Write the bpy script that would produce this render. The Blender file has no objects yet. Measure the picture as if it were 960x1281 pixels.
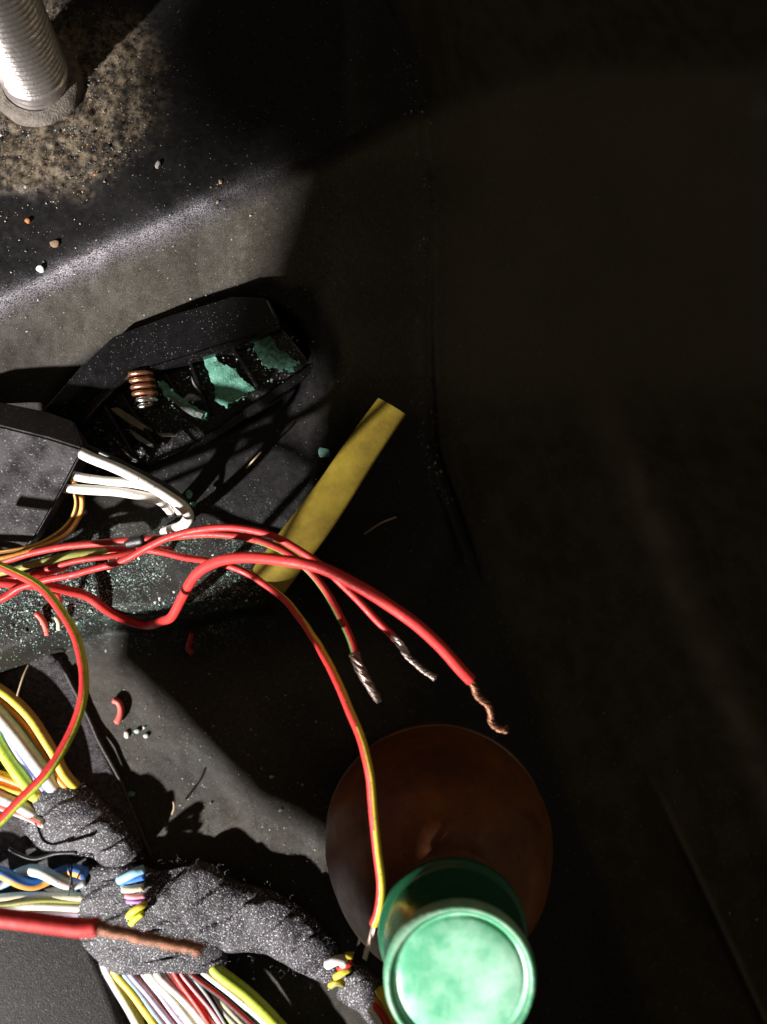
import bpy, bmesh, math, random
import numpy as np
from mathutils import Vector, Matrix, noise
random.seed(7)
rnd = random.Random(11)
sc = bpy.context.scene
COL = sc.collection
# ------------------------------------------------------------------ camera
H, F = 0.40, 1050.0            # camera height above the lower floor, focal length in photo pixels
cam = bpy.data.cameras.new('camera')
co = bpy.data.objects.new('camera', cam); COL.objects.link(co)
co.location = (0, 0, H)
cam.sensor_fit = 'VERTICAL'; cam.sensor_height = 36.0; cam.lens = F / 1281.0 * 36.0
cam.clip_start = 0.005; cam.clip_end = 20
cam.dof.use_dof = True; cam.dof.focus_distance = 0.335; cam.dof.aperture_fstop = 8
sc.camera = co
# ------------------------------------------------------------------ light
w = bpy.data.worlds.new('World'); sc.world = w; w.use_nodes = True
w.node_tree.nodes['Background'].inputs[0].default_value = (1.0, 0.86, 0.62, 1)
w.node_tree.nodes['Background'].inputs[1].default_value = 0.075
AZ, EL = math.radians(45), math.radians(30)
LD = Vector((math.cos(AZ) * math.cos(EL), math.sin(AZ) * math.cos(EL), -math.sin(EL)))   # travel
UV = Vector((-math.sin(AZ), math.cos(AZ), 0))
VV = Vector((math.sin(EL) * math.cos(AZ), math.sin(EL) * math.sin(AZ), math.cos(EL)))
ld = bpy.data.lights.new('work_lamp', 'SPOT'); lo = bpy.data.objects.new('work_lamp', ld); COL.objects.link(lo)
LDIST = 6.0
ld.energy = 5400; ld.shadow_soft_size = 0.10; ld.spot_size = math.radians(12); ld.spot_blend = 0.5
ld.color = (1.0, 0.955, 0.93)
lo.location = -LD * LDIST
lo.rotation_euler = LD.to_track_quat('-Z', 'Y').to_euler()
al = bpy.data.lights.new('side_fill', 'AREA'); ao = bpy.data.objects.new('side_fill', al); COL.objects.link(ao)  # added fill lamp that lifts the dark side panel
al.energy = 0.55; al.size = 0.5; al.color = (1, 0.80, 0.52)
ao.location = (0.75, 0.35, 0.75)
ao.rotation_euler = (Vector((0.12, -0.05, 0)) - ao.location).to_track_quat('-Z', 'Y').to_euler()
sc.view_settings.view_transform = 'Standard'; sc.view_settings.look = 'None'
sc.view_settings.exposure = 0.0; sc.view_settings.gamma = 1.0
sc.render.engine = 'CYCLES'
sc.cycles.max_bounces = 6

# ------------------------------------------------------------------ helpers
def P(px, py, z):
    s = (H - z) / F
    return Vector(((px - 480) * s, -(py - 640.5) * s, z))

def sst(a, b, x):
    t = np.clip((np.asarray(x, float) - a) / (b - a), 0, 1)
    return t * t * (3 - 2 * t)

def put(name, me, mats, parent=None, smooth=True):
    o = bpy.data.objects.new(name, me); COL.objects.link(o)
    for m in (mats if isinstance(mats, (list, tuple)) else [mats]): me.materials.append(m)
    if smooth:
        me.polygons.foreach_set('use_smooth', [True] * len(me.polygons))
    if parent: o.parent = parent
    return o

def tag(o, label=None, cat=None, group=None, kind=None):
    if label: o['label'] = label
    if cat: o['category'] = cat
    if group: o['group'] = group
    if kind: o['kind'] = kind
    return o

def thing(name, label, cat, loc=(0, 0, 0), group=None):
    o = bpy.data.objects.new(name, None); COL.objects.link(o); o.location = loc
    o.empty_display_size = 0.01
    return tag(o, label, cat, group)

def kid(o, parent):
    """parent keeping the world placement"""
    o.parent = parent
    o.matrix_parent_inverse = Matrix.Translation(-Vector(parent.location))
    return o

def mesh(verts, faces, idx=None):
    me = bpy.data.meshes.new('m'); me.from_pydata([tuple(v) for v in verts], [], faces)
    if idx: me.polygons.foreach_set('material_index', idx)
    me.update(); return me

# ---- materials
def mat(name, c, rough=0.5, spec=0.5, metal=0.0, coat=0.0, var=0.0, vscale=200, c2=None, bump=0.0, bscale=1500,
        fleck=0.0, fleckc=(0.6, 0.6, 0.6), fscale=2500, trans=0.0, sub=0.0, rvar=0.0):
    m = bpy.data.materials.new(name); m.use_nodes = True
    nt = m.node_tree; b = nt.nodes['Principled BSDF']
    N = nt.nodes.new; L = nt.links.new
    b.inputs['Roughness'].default_value = rough
    b.inputs['Specular IOR Level'].default_value = spec
    b.inputs['Metallic'].default_value = metal
    b.inputs['Coat Weight'].default_value = coat
    b.inputs['Transmission Weight'].default_value = trans
    b.inputs['Subsurface Weight'].default_value = sub
    if sub: b.inputs['Subsurface Radius'].default_value = (0.002, 0.002, 0.002)
    tc = N('ShaderNodeTexCoord')
    n1 = N('ShaderNodeTexNoise'); n1.inputs['Scale'].default_value = vscale; n1.inputs['Detail'].default_value = 6
    n1.inputs['Roughness'].default_value = 0.65
    L(tc.outputs['Object'], n1.inputs['Vector'])
    r1 = N('ShaderNodeValToRGB'); r1.color_ramp.elements[0].position = 0.35; r1.color_ramp.elements[1].position = 0.65
    c2 = c2 or tuple(x * 1.6 for x in c)
    ca = tuple(x * (1 - var) + y * 0 for x, y in zip(c, c))
    r1.color_ramp.elements[0].color = (*c, 1)
    r1.color_ramp.elements[1].color = (*[x * (1 - var) + y * var for x, y in zip(c, c2)], 1)
    L(n1.outputs['Fac'], r1.inputs['Fac'])
    out = r1.outputs['Color']
    if fleck > 0:
        n2 = N('ShaderNodeTexNoise'); n2.inputs['Scale'].default_value = fscale; n2.inputs['Detail'].default_value = 0.5
        L(tc.outputs['Object'], n2.inputs['Vector'])
        r2 = N('ShaderNodeMapRange'); r2.inputs['From Min'].default_value = 0.72 - 0.22 * fleck; r2.inputs['From Max'].default_value = 0.80 - 0.15 * fleck
        L(n2.outputs['Fac'], r2.inputs['Value'])
        mx = N('ShaderNodeMix'); mx.data_type = 'RGBA'
        L(r2.outputs['Result'], mx.inputs['Factor']); L(out, mx.inputs['A']); mx.inputs['B'].default_value = (*fleckc, 1)
        out = mx.outputs['Result']
    L(out, b.inputs['Base Color'])
    if rvar:
        mr = N('ShaderNodeMapRange'); mr.inputs['From Min'].default_value = .3; mr.inputs['From Max'].default_value = .7
        mr.inputs['To Min'].default_value = max(rough - rvar, 0.04); mr.inputs['To Max'].default_value = min(1, rough + rvar)
        L(n1.outputs['Fac'], mr.inputs['Value']); L(mr.outputs['Result'], b.inputs['Roughness'])
    if bump:
        n3 = N('ShaderNodeTexNoise'); n3.inputs['Scale'].default_value = bscale; n3.inputs['Detail'].default_value = 3
        L(tc.outputs['Object'], n3.inputs['Vector'])
        bp = N('ShaderNodeBump'); bp.inputs['Strength'].default_value = bump; bp.inputs['Distance'].default_value = 0.0006
        L(n3.outputs['Fac'], bp.inputs['Height']); L(bp.outputs['Normal'], b.inputs['Normal'])
    return m

# wire insulation colours
def ins(name, c, c2=None):
    return mat('insulation_' + name, c, rough=0.5, spec=0.35, var=0.5, vscale=350, c2=c2 or tuple(x * .72 for x in c), bump=0.2, bscale=500, rvar=0.14, fleck=.10, fleckc=tuple(x * .35 for x in c), fscale=900)
RED = ins('red', (0.62, 0.036, 0.032)); RED2 = ins('dull_red', (0.42, 0.03, 0.025))
YEL = ins('yellow', (0.75, 0.62, 0.06)); YGR = ins('yellow_green', (0.52, 0.66, 0.06)); OLV = ins('olive', (0.30, 0.30, 0.08))
WHT = ins('white', (0.78, 0.75, 0.70), (0.68, 0.64, 0.58)); CRM = ins('cream', (0.72, 0.62, 0.42)); ORA = ins('orange', (0.75, 0.34, 0.07))
TAN = ins('amber', (0.78, 0.48, 0.12)); BLU = ins('light_blue', (0.34, 0.62, 0.80)); DBL = ins('blue', (0.06, 0.22, 0.62))
VIO = ins('violet', (0.45, 0.22, 0.62)); BRN = ins('brown', (0.24, 0.10, 0.035)); BLK = ins('black', (0.015, 0.015, 0.017))
GRY = ins('grey', (0.32, 0.30, 0.30)); GRN = ins('green', (0.14, 0.26, 0.05)); PNK = ins('pink', (0.75, 0.32, 0.38))
LIL = ins('pale_lilac', (0.62, 0.55, 0.70)); LRED = ins('coral', (0.72, 0.13, 0.10))
CU = mat('oxidised_copper', (0.26, 0.12, 0.07), rough=0.42, metal=0.75, var=.7, vscale=600, c2=(0.12, 0.05, 0.03), bump=.3, bscale=2500)
CUD = mat('dirty_tinned_copper', (0.42, 0.34, 0.30), rough=0.4, metal=0.8, var=.8, vscale=700, c2=(0.07, 0.045, 0.035), bump=.3, bscale=2500)
SIL = mat('tinned_strands', (0.75, 0.70, 0.70), rough=0.3, metal=0.6, var=.5, vscale=900, c2=(.3, .25, .22))

# ---- tube / wires
def smooth_path(pts, step=0.0009):
    pts = [Vector(p) for p in pts]
    q = [pts[0] * 2 - pts[1]] + pts + [pts[-1] * 2 - pts[-2]]
    out = []
    for i in range(1, len(q) - 2):
        p0, p1, p2, p3 = q[i - 1:i + 3]
        n = max(2, int((p2 - p1).length / step))
        for k in range(n):
            t = k / n
            out.append(0.5 * ((2 * p1) + (p2 - p0) * t + (2 * p0 - 5 * p1 + 4 * p2 - p3) * t * t + (3 * p1 - p0 - 3 * p2 + p3) * t ** 3))
    out.append(pts[-1])
    return out

def frames(path, ref=Vector((0, 0, 1))):
    fr = []
    for i in range(len(path)):
        t = (path[min(i + 1, len(path) - 1)] - path[max(i - 1, 0)]).normalized()
        a = t.cross(ref)
        if a.length < 1e-4: a = t.cross(Vector((1, 0, 0)))
        a.normalize(); b = a.cross(t).normalized()      # b close to ref
        fr.append((t, a, b))
    return fr

def tube_data(path, r, sides=12, ref=Vector((0, 0, 1)), wob=0.03, caps=True, sec=None, seed=0, twist=0):
    """sec=(angle_deg, half_width_deg): faces in that sector get material 1 (angle 0 = to the right of travel, 90 = up)"""
    V, Fc, I = [], [], []
    fr = frames(path, ref); n = len(path); s = 0
    for i, p in enumerate(path):
        if i: s += (path[i] - path[i - 1]).length
        rr = (r(i / (n - 1)) if callable(r) else r)
        rr *= 1 + wob * noise.noise(Vector((s * 180, seed * 7.1, 3)))
        t, a, b = fr[i]
        for k in range(sides):
            th = 2 * math.pi * k / sides
            V.append(p + a * math.cos(th) * rr + b * math.sin(th) * rr)
    s = 0
    for i in range(n - 1):
        s += (path[i + 1] - path[i]).length
        for k in range(sides):
            k2 = (k + 1) % sides
            Fc.append((i * sides + k, i * sides + k2, (i + 1) * sides + k2, (i + 1) * sides + k))
            m = 0
            if sec:
                d = (math.degrees(2 * math.pi * (k + .5) / sides) - sec[0] - twist * s * 1000) % 360
                d = min(d, 360 - d)
                if d < sec[1]: m = 1
            I.append(m)
    if caps:
        Fc.append(tuple(range(sides - 1, -1, -1))); I.append(0)
        Fc.append(tuple((n - 1) * sides + k for k in range(sides))); I.append(0)
    return V, Fc, I

def jitter(path, amp, seed):
    return [p + Vector((noise.noise(p * 60 + Vector((seed, 0, 0))), noise.noise(p * 60 + Vector((0, seed, 9))), noise.noise(p * 60 + Vector((5, 0, seed))))) * amp for p in path]

def wire(label, pts, rpx, mats, sec=None, group=None, name='wire', cat='wire', jit=0.0006, sides=14, twist=0, parent=None, step=0.0009):
    """pts (px,py,z); rpx radius in photo pixels at the mean depth"""
    path = smooth_path([P(*p) for p in pts], step)
    path = jitter(path, jit, len(label) + rpx)
    zm = sum(p[2] for p in pts) / len(pts)
    r = rpx * (H - zm) / F
    V, Fc, I = tube_data(path, r, sides=sides, sec=sec, seed=len(label), twist=twist)
    o = put(name, mesh(V, Fc, I), mats)
    if parent: kid(o, parent)
    else: tag(o, label, cat, group)
    return o, path, r

def strands(pts, rpx, n, parent, m, turns=4, name='bare_strands', splay=0.3, label=None, taper=0.9, sr=0.42, seed=1, label_part=None):
    """twisted bundle of fine strands, joined in one part"""
    path = smooth_path([P(*p) for p in pts], 0.0006)
    zm = sum(p[2] for p in pts) / len(pts); R = rpx * (H - zm) / F
    fr = frames(path); rr = random.Random(seed)
    AV, AF = [], []
    for j in range(n):
        ph = 2 * math.pi * j / n + rr.uniform(-.2, .2); rad = R * rr.uniform(0.45, 0.72); 
        if j == 0: rad = 0
        cut = int(len(path) * rr.uniform(0.93, 1.0)); q = []
        for i in range(max(cut, 3)):
            t = i / (len(path) - 1)
            a = ph + t * turns * 2 * math.pi
            k = (rad * (1 + 0.25 * noise.noise(Vector((t * 6, j, seed)))) * (1 - (1 - taper) * t)) + R * splay * max(0, t - .85) * 6 * rr.uniform(0.6, 1.0)
            q.append(path[i] + fr[i][1] * math.cos(a) * k + fr[i][2] * math.sin(a) * k)
        V, Fc, _ = tube_data(q, R * sr, sides=6, wob=.1, seed=j)
        o = len(AV); AV += V; AF += [tuple(x + o for x in f) for f in Fc]
    ob = put(name, mesh(AV, AF), m); kid(ob, parent)
    if label_part: ob['label'] = label_part
    return ob

# ---- slabs from outlines
def slab(name, outline, thick, m, bevel=0.0, parent=None, segs=3, smooth=True, sub=0, rough=0.0):
    """outline: list of (px,py,z) for the upper face; extruded down by thick with rounded upper edges"""
    bm = bmesh.new()
    vs = [bm.verts.new(P(*p)) for p in outline]
    f = bm.faces.new(vs); bm.normal_update()
    if f.normal.z < 0: f.normal_flip()
    ret = bmesh.ops.extrude_face_region(bm, geom=[f])
    nv = [g for g in ret['geom'] if isinstance(g, bmesh.types.BMVert)]
    for v in vs: v.co.z -= thick      # the original face becomes the bottom
    bmesh.ops.recalc_face_normals(bm, faces=bm.faces)
    if bevel:
        ed = [e for e in bm.edges if any(v in nv for v in e.verts)]
        bmesh.ops.bevel(bm, geom=ed, offset=bevel, segments=segs, affect='EDGES', profile=0.5, clamp_overlap=True)
    bmesh.ops.triangulate(bm, faces=[f for f in bm.faces if len(f.verts) > 4])
    if sub:
        bmesh.ops.subdivide_edges(bm, edges=bm.edges, cuts=sub, use_grid_fill=True)
    if rough:
        for v in bm.verts: v.co.z += rough * noise.noise(v.co * 300)
    me = bpy.data.meshes.new(name); bm.to_mesh(me); bm.free()
    o = put(name, me, m, smooth=smooth)
    if smooth:
        bpy.context.view_layer.objects.active = o
        me.set_sharp_from_angle(angle=math.radians(35))
    if parent: kid(o, parent)
    return o

def ragged(pts, amp, n=5, seed=1):
    rr = random.Random(seed); out = []
    for i, p in enumerate(pts):
        q = pts[(i + 1) % len(pts)]
        for k in range(n):
            t = k / n; a = amp if k else amp * .4
            out.append((p[0] + (q[0] - p[0]) * t + rr.uniform(-a, a), p[1] + (q[1] - p[1]) * t + rr.uniform(-a, a), p[2] + (q[2] - p[2]) * t))
    return out

# ------------------------------------------------------------------ the setting: one pressed sheet
RX = [-400, 0, 100, 200, 310, 420, 520, 700]; RY = [540, 385, 335, 290, 240, 185, 140, 80]       # crease line
EY = [-500, 0, 200, 330, 400, 470, 560, 640, 700, 745]; EX = [440, 430, 440, 420, 405, 410, 395, 402, 375, 350]   # right edge of the raised part
BX = [-400, -50, 40, 130, 220, 340, 360, 2000]; BY = [880, 850, 812, 772, 768, 748, 700, 700]          # lower edge of the shelf
SEAM_Y = [-500, 0, 60, 150, 300, 400, 480, 560, 650, 900, 1300, 1700]; SEAM_X = [440, 482, 510, 530, 541, 537, 540, 544, 575, 660, 800, 900]
R1Y = [-500, 100, 330, 540, 760, 960, 1281, 1700]; R1X = [560, 620, 690, 770, 860, 950, 1060, 1200]
R2Y = [-500, 560, 700, 850, 1000, 1130, 1281, 1700]; R2X = [300, 590, 660, 740, 830, 890, 960, 1100]

def hfun(px, py):
    px = np.asarray(px, float); py = np.asarray(py, float)
    d1 = (np.interp(px, RX, RY) - py) * 0.9
    z = 0.042 + 0.020 * sst(-150, -4, d1) + 0.008 * sst(-22, 14, d1)
    z = z + 0.0022 * np.exp(-((d1 - 6) / 16) ** 2)
    z = z - 0.004 * sst(60, 260, d1)
    ax_, ay_, bx_, by_ = 150., 525., 316., 448.
    tt = np.clip(((px - ax_) * (bx_ - ax_) + (py - ay_) * (by_ - ay_)) / ((bx_ - ax_) ** 2 + (by_ - ay_) ** 2), 0, 1)
    z = z - 0.012 * sst(78, 60, np.hypot(px - ax_ - tt * (bx_ - ax_), py - ay_ - tt * (by_ - ay_)))
    # raised part falls off to the right and, at the shelf edge, downwards
    ex = np.interp(py, EY, EX)
    right = sst(-12, 190, px - ex)
    low = np.interp(py, [0, 700, 900, 1281], [-0.062, -0.06, -0.035, -0.025])
    z1 = z * (1 - right) + low * right
    # lower floor
    by = np.interp(px, BX, BY)
    floor = 0.0 + (-0.03) * sst(560, 760, px) - 0.012 * sst(330, 520, px) * sst(1100, 800, py)
    kk = sst(330, 480, px)
    drop = np.clip((py - by + 14 + 260 * kk) / (36 + 420 * kk), 0, 1); drop = drop * drop * (3 - 2 * drop)
    z = z1 * (1 - drop) + floor * drop
    # far side panel descending to the right, with a soft swage and a fine fold
    sx = np.interp(py, SEAM_Y, SEAM_X)
    pr = sst(0, 500, px - sx)
    z = z - 0.085 * pr * sst(1500, 500, py) - 0.02 * pr - 0.065 * sst(120, 420, px - sx) * sst(620, 350, py)
    d2 = px - np.interp(py, R1Y, R1X)
    z = z + (0.011 * np.exp(-(d2 / 42) ** 2) ) * sst(150, 700, py)
    d3 = px - np.interp(py, R2Y, R2X)
    z = z + 0.0035 * np.exp(-(d3 / 7) ** 2) * sst(900, 1120, py) + 0.004 * np.exp(-(d3 / 26) ** 2)
    # sealed seam
    ds = px - sx
    up = sst(760, 620, py)
    z = z + (0.0035 * np.exp(-((ds + 9) / 7) ** 2) - 0.0035 * np.exp(-((ds) / 3.2) ** 2) + 0.002 * np.exp(-((ds - 9) / 7) ** 2)) * up
    return z

def hz(px, py): return float(hfun(px, py))

xs = np.arange(-420, 1460, 3.0); ys = np.arange(-420, 1760, 3.0)
GX, GY = np.meshgrid(xs, ys)
Z = hfun(GX, GY)
rng = np.random.default_rng(3)
def lowfreq(cell, seed):
    r = np.random.default_rng(seed)
    g = r.standard_normal((int(GX.shape[0] / cell) + 3, int(GX.shape[1] / cell) + 3))
    yy = np.arange(GX.shape[0]) / cell; xx = np.arange(GX.shape[1]) / cell
    y0 = yy.astype(int); x0 = xx.astype(int); fy = (yy - y0)[:, None]; fx = (xx - x0)[None, :]
    fy = fy * fy * (3 - 2 * fy); fx = fx * fx * (3 - 2 * fx)
    return (g[y0][:, x0] * (1 - fy) * (1 - fx) + g[y0 + 1][:, x0] * fy * (1 - fx) + g[y0][:, x0 + 1] * (1 - fy) * fx + g[y0 + 1][:, x0 + 1] * fy * fx)
NL = lowfreq(22, 1); NM = lowfreq(7, 2); NS = lowfreq(2.5, 3)
Z = Z + 0.00035 * NL + 0.00014 * NM + 0.00005 * NS
# lumpy dirt crust round the stud
dst = np.hypot((GX - 72) * 0.85, (GY - 118) * 1.0)
ang = np.arctan2(GY - 118, GX - 72)
crust = sst(132, 66, dst + 12 * NL + 5 * NM + 10 * np.sin(3 * ang))
crust = np.maximum(crust, sst(60, 40, np.hypot((GX - 20) * .6, GY - 190) + 6 * NM))
Z = Z + crust * (0.0016 + 0.0004 * NM + 0.00025 * NS + 0.0004 * NL) + 0.0004 * np.exp(-((dst - 92) / 9) ** 2) * (crust > 0)
# seam wobble (old sealant)
sx = np.interp(GY, SEAM_Y, SEAM_X)
Z = Z + 0.0007 * NM * np.exp(-((GX - sx) / 14) ** 2) * sst(760, 620, GY)
S = (H - Z) / F
VX = (GX - 480) * S; VY = -(GY - 640.5) * S
nv = GX.size; nyy, nxx = GX.shape
verts = np.stack([VX, VY, Z], -1).reshape(-1, 3)
idx = np.arange(nv).reshape(nyy, nxx)
a = idx[:-1, :-1].ravel(); b = idx[:-1, 1:].ravel(); c = idx[1:, 1:].ravel(); d = idx[1:, :-1].ravel()
faces = np.stack([a, d, c, b], -1)
me = bpy.data.meshes.new('floor')
me.vertices.add(nv); me.vertices.foreach_set('co', verts.ravel())
me.loops.add(faces.size); me.loops.foreach_set('vertex_index', faces.ravel())
me.polygons.add(len(faces)); me.polygons.foreach_set('loop_start', np.arange(0, faces.size, 4)); me.polygons.foreach_set('loop_total', np.full(len(faces), 4))
me.update(); me.validate()
# where dust, dirt crust and grit lie
d1g = (np.interp(GX, RX, RY) - GY) * 0.9
dust = sst(12, -25, d1g) * sst(560, 430, GY) * 0.75                                 # dusty slope under the crease
tdx = np.clip(((GX - 150) * 185 + (GY - 525) * -85) / (185 ** 2 + 85 ** 2), 0, 1)
dust = dust * sst(82, 100, np.hypot(GX - 150 - tdx * 185, GY - 525 + tdx * 85) + 3 * NM)
crease_glint = np.exp(-((d1g - 3) / 15) ** 2) * (0.65 + 0.25 * NM) * sst(420, 200, GX)       # highlight on the crease, painted as pale colour
lowd = sst(760, 860, GY) * sst(640, 380, GX) * 0.62
shelfd = sst(640, 690, GY) * sst(800, 760, GY) * sst(420, 300, GX) * 0.12
midd = sst(600, 640, GY) * sst(700, 660, GY) * sst(230, 150, GX) * 0.4
dustA = np.clip(np.maximum.reduce([dust, lowd, shelfd, midd]) * (1 + 0.15 * NL), 0, 1)
for nm, arr in (('dust', dustA), ('crust', crust), ('crease_glint', np.clip(crease_glint, 0, 1)),
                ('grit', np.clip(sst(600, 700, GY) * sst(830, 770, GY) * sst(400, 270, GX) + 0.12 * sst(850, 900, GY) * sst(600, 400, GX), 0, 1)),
                ('pale_crest', np.exp(-((GX - np.interp(GY, R1Y, R1X)) / 22) ** 2) * sst(420, 620, GY) * sst(1150, 900, GY) * (.75 + .25 * NM.clip(-1, 1)) + .7 * np.exp(-((GX - np.interp(GY, R2Y, R2X)) / 5) ** 2) * sst(960, 1050, GY)),
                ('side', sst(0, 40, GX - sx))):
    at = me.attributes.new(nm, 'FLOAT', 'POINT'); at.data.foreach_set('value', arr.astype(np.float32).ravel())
m = bpy.data.materials.new('painted_black_panel'); m.use_nodes = True
nt = m.node_tree; bs = nt.nodes['Principled BSDF']; N = nt.nodes.new; L = nt.links.new
tc = N('ShaderNodeTexCoord')
def noi(scale, det=4, rough=.6):
    n = N('ShaderNodeTexNoise'); n.inputs['Scale'].default_value = scale; n.inputs['Detail'].default_value = det; n.inputs['Roughness'].default_value = rough
    L(tc.outputs['Object'], n.inputs['Vector']); return n.outputs['Fac']
def attr(n):
    a_ = N('ShaderNodeAttribute'); a_.attribute_name = n; return a_.outputs['Fac']
def rngn(v, a0, a1, b0=0., b1=1.):
    r = N('ShaderNodeMapRange'); r.inputs['From Min'].default_value = a0; r.inputs['From Max'].default_value = a1
    r.inputs['To Min'].default_value = b0; r.inputs['To Max'].default_value = b1; L(v, r.inputs['Value']); return r.outputs['Result']
def mul(x, y):
    k = N('ShaderNodeMath'); k.operation = 'MULTIPLY'; L(x, k.inputs[0])
    if isinstance(y, (int, float)): k.inputs[1].default_value = y
    else: L(y, k.inputs[1])
    return k.outputs[0]
def mixc(fac, A, B):
    x = N('ShaderNodeMix'); x.data_type = 'RGBA'; L(fac, x.inputs['Factor'])
    for s_, v_ in (('A', A), ('B', B)):
        if isinstance(v_, tuple): x.inputs[s_].default_value = (*v_, 1)
        else: L(v_, x.inputs[s_])
    return x.outputs['Result']
fine = noi(2200, 3); mid = noi(420, 5); big = noi(60, 4)
base = mixc(rngn(mid, .35, .65), (0.006, 0.0055, 0.006), (0.012, 0.011, 0.011))
base = mixc(attr('side'), base, mixc(rngn(big, .4, .6), (0.019, 0.014, 0.008), (0.030, 0.023, 0.013)))
dcol = mixc(rngn(fine, .35, .65), (0.036, 0.032, 0.026), (0.112, 0.101, 0.079))
base = mixc(mul(attr('pale_crest'), rngn(fine, .2, .6, .4, 1.)), base, (0.085, 0.074, 0.054))  # paler tint along the swage crest and the fine fold
base = mixc(mul(attr('dust'), rngn(mid, .2, .7, .55, 1.)), base, dcol)
base = mixc(mul(attr('crease_glint'), rngn(fine, .40, .62)), base, (0.58, 0.55, 0.60))
ccol = mixc(rngn(mid, .38, .6), (0.015, 0.012, 0.009), (0.17, 0.135, 0.094))
ccol = mixc(rngn(fine, .58, .68), ccol, (0.30, 0.24, 0.17))
base = mixc(mul(attr('crust'), rngn(noi(160, 4), .38, .58, .15, 1.)), base, ccol)
gcol = mixc(rngn(noi(900, 2), .45, .6), (0.10, 0.20, 0.16), (0.28, 0.36, 0.33))
base = mixc(mul(mul(attr('grit'), rngn(noi(1300, 3), .54, .62)), rngn(noi(75, 4), .42, .62, .05, 1.)), base, gcol)
base = mixc(rngn(noi(1500, 1), .74, .78), base, (0.35, 0.34, 0.31))            # scattered pale specks
L(base, bs.inputs['Base Color'])
L(rngn(mid, .3, .7, .48, .58), bs.inputs['Roughness'])
bs.inputs['Specular IOR Level'].default_value = 0.16
bp = N('ShaderNodeBump'); bp.inputs['Strength'].default_value = 0.35; bp.inputs['Distance'].default_value = 0.0005
L(fine, bp.inputs['Height']); L(bp.outputs['Normal'], bs.inputs['Normal'])
tag(put('floor', me, m), kind='structure')

# ------------------------------------------------------------------ unseen plates added at the left, cut to block part of the lamp
BLOCKER = mat('blocker_black', (0.02, 0.02, 0.021), rough=0.5, bump=.3, bscale=900)
def beam_plate(name, poly, t, label, thick=0.006):
    bm = bmesh.new()
    k = (LDIST - t) / (LDIST - 0.03)      # the lamp is not infinitely far
    vs = [bm.verts.new(-LD * t + UV * (u / 1000 * k) + VV * (v / 1000 * k)) for u, v in poly]
    f = bm.faces.new(vs)
    r = bmesh.ops.extrude_face_region(bm, geom=[f])
    for g in r['geom']:
        if isinstance(g, bmesh.types.BMVert): g.co -= LD * thick
    bmesh.ops.recalc_face_normals(bm, faces=bm.faces)
    me_ = bpy.data.meshes.new(name); bm.to_mesh(me_); bm.free()
    o = put(name, me_, BLOCKER, smooth=False)
    return tag(o, label, 'trim panel')
beam_plate('lower_blocker', [(50, -28), (36, -10), (24, 8), (12, 20), (2, 42), (-10, 64), (-120, 62), (-420, 66), (-420, -400), (-178, -400), (-176, -90), (-150, -72), (-120, -62), (-91, -66), (-53, -71), (0, -71), (40, -71), (53, -62)], 0.30,
           'added black plate out of view at the left, blocking the lamp low down')
beam_plate('middle_blocker', [(130, 320), (130, 97), (118, 84), (106, 56), (90, 38), (74, 40), (50, 54), (44, 118), (10, 140), (-420, 142), (-420, 320)], 0.42,
           'larger added black plate out of view at the upper left, blocking the lamp')
beam_plate('upper_blocker', [(320, 400), (320, 190), (222, 165), (208, 100), (196, 82), (160, 78), (135, 80), (122, 90), (122, 400)], 0.85,
           'tall added black plate out of view, farthest from the floor, blocking the lamp')

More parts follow.
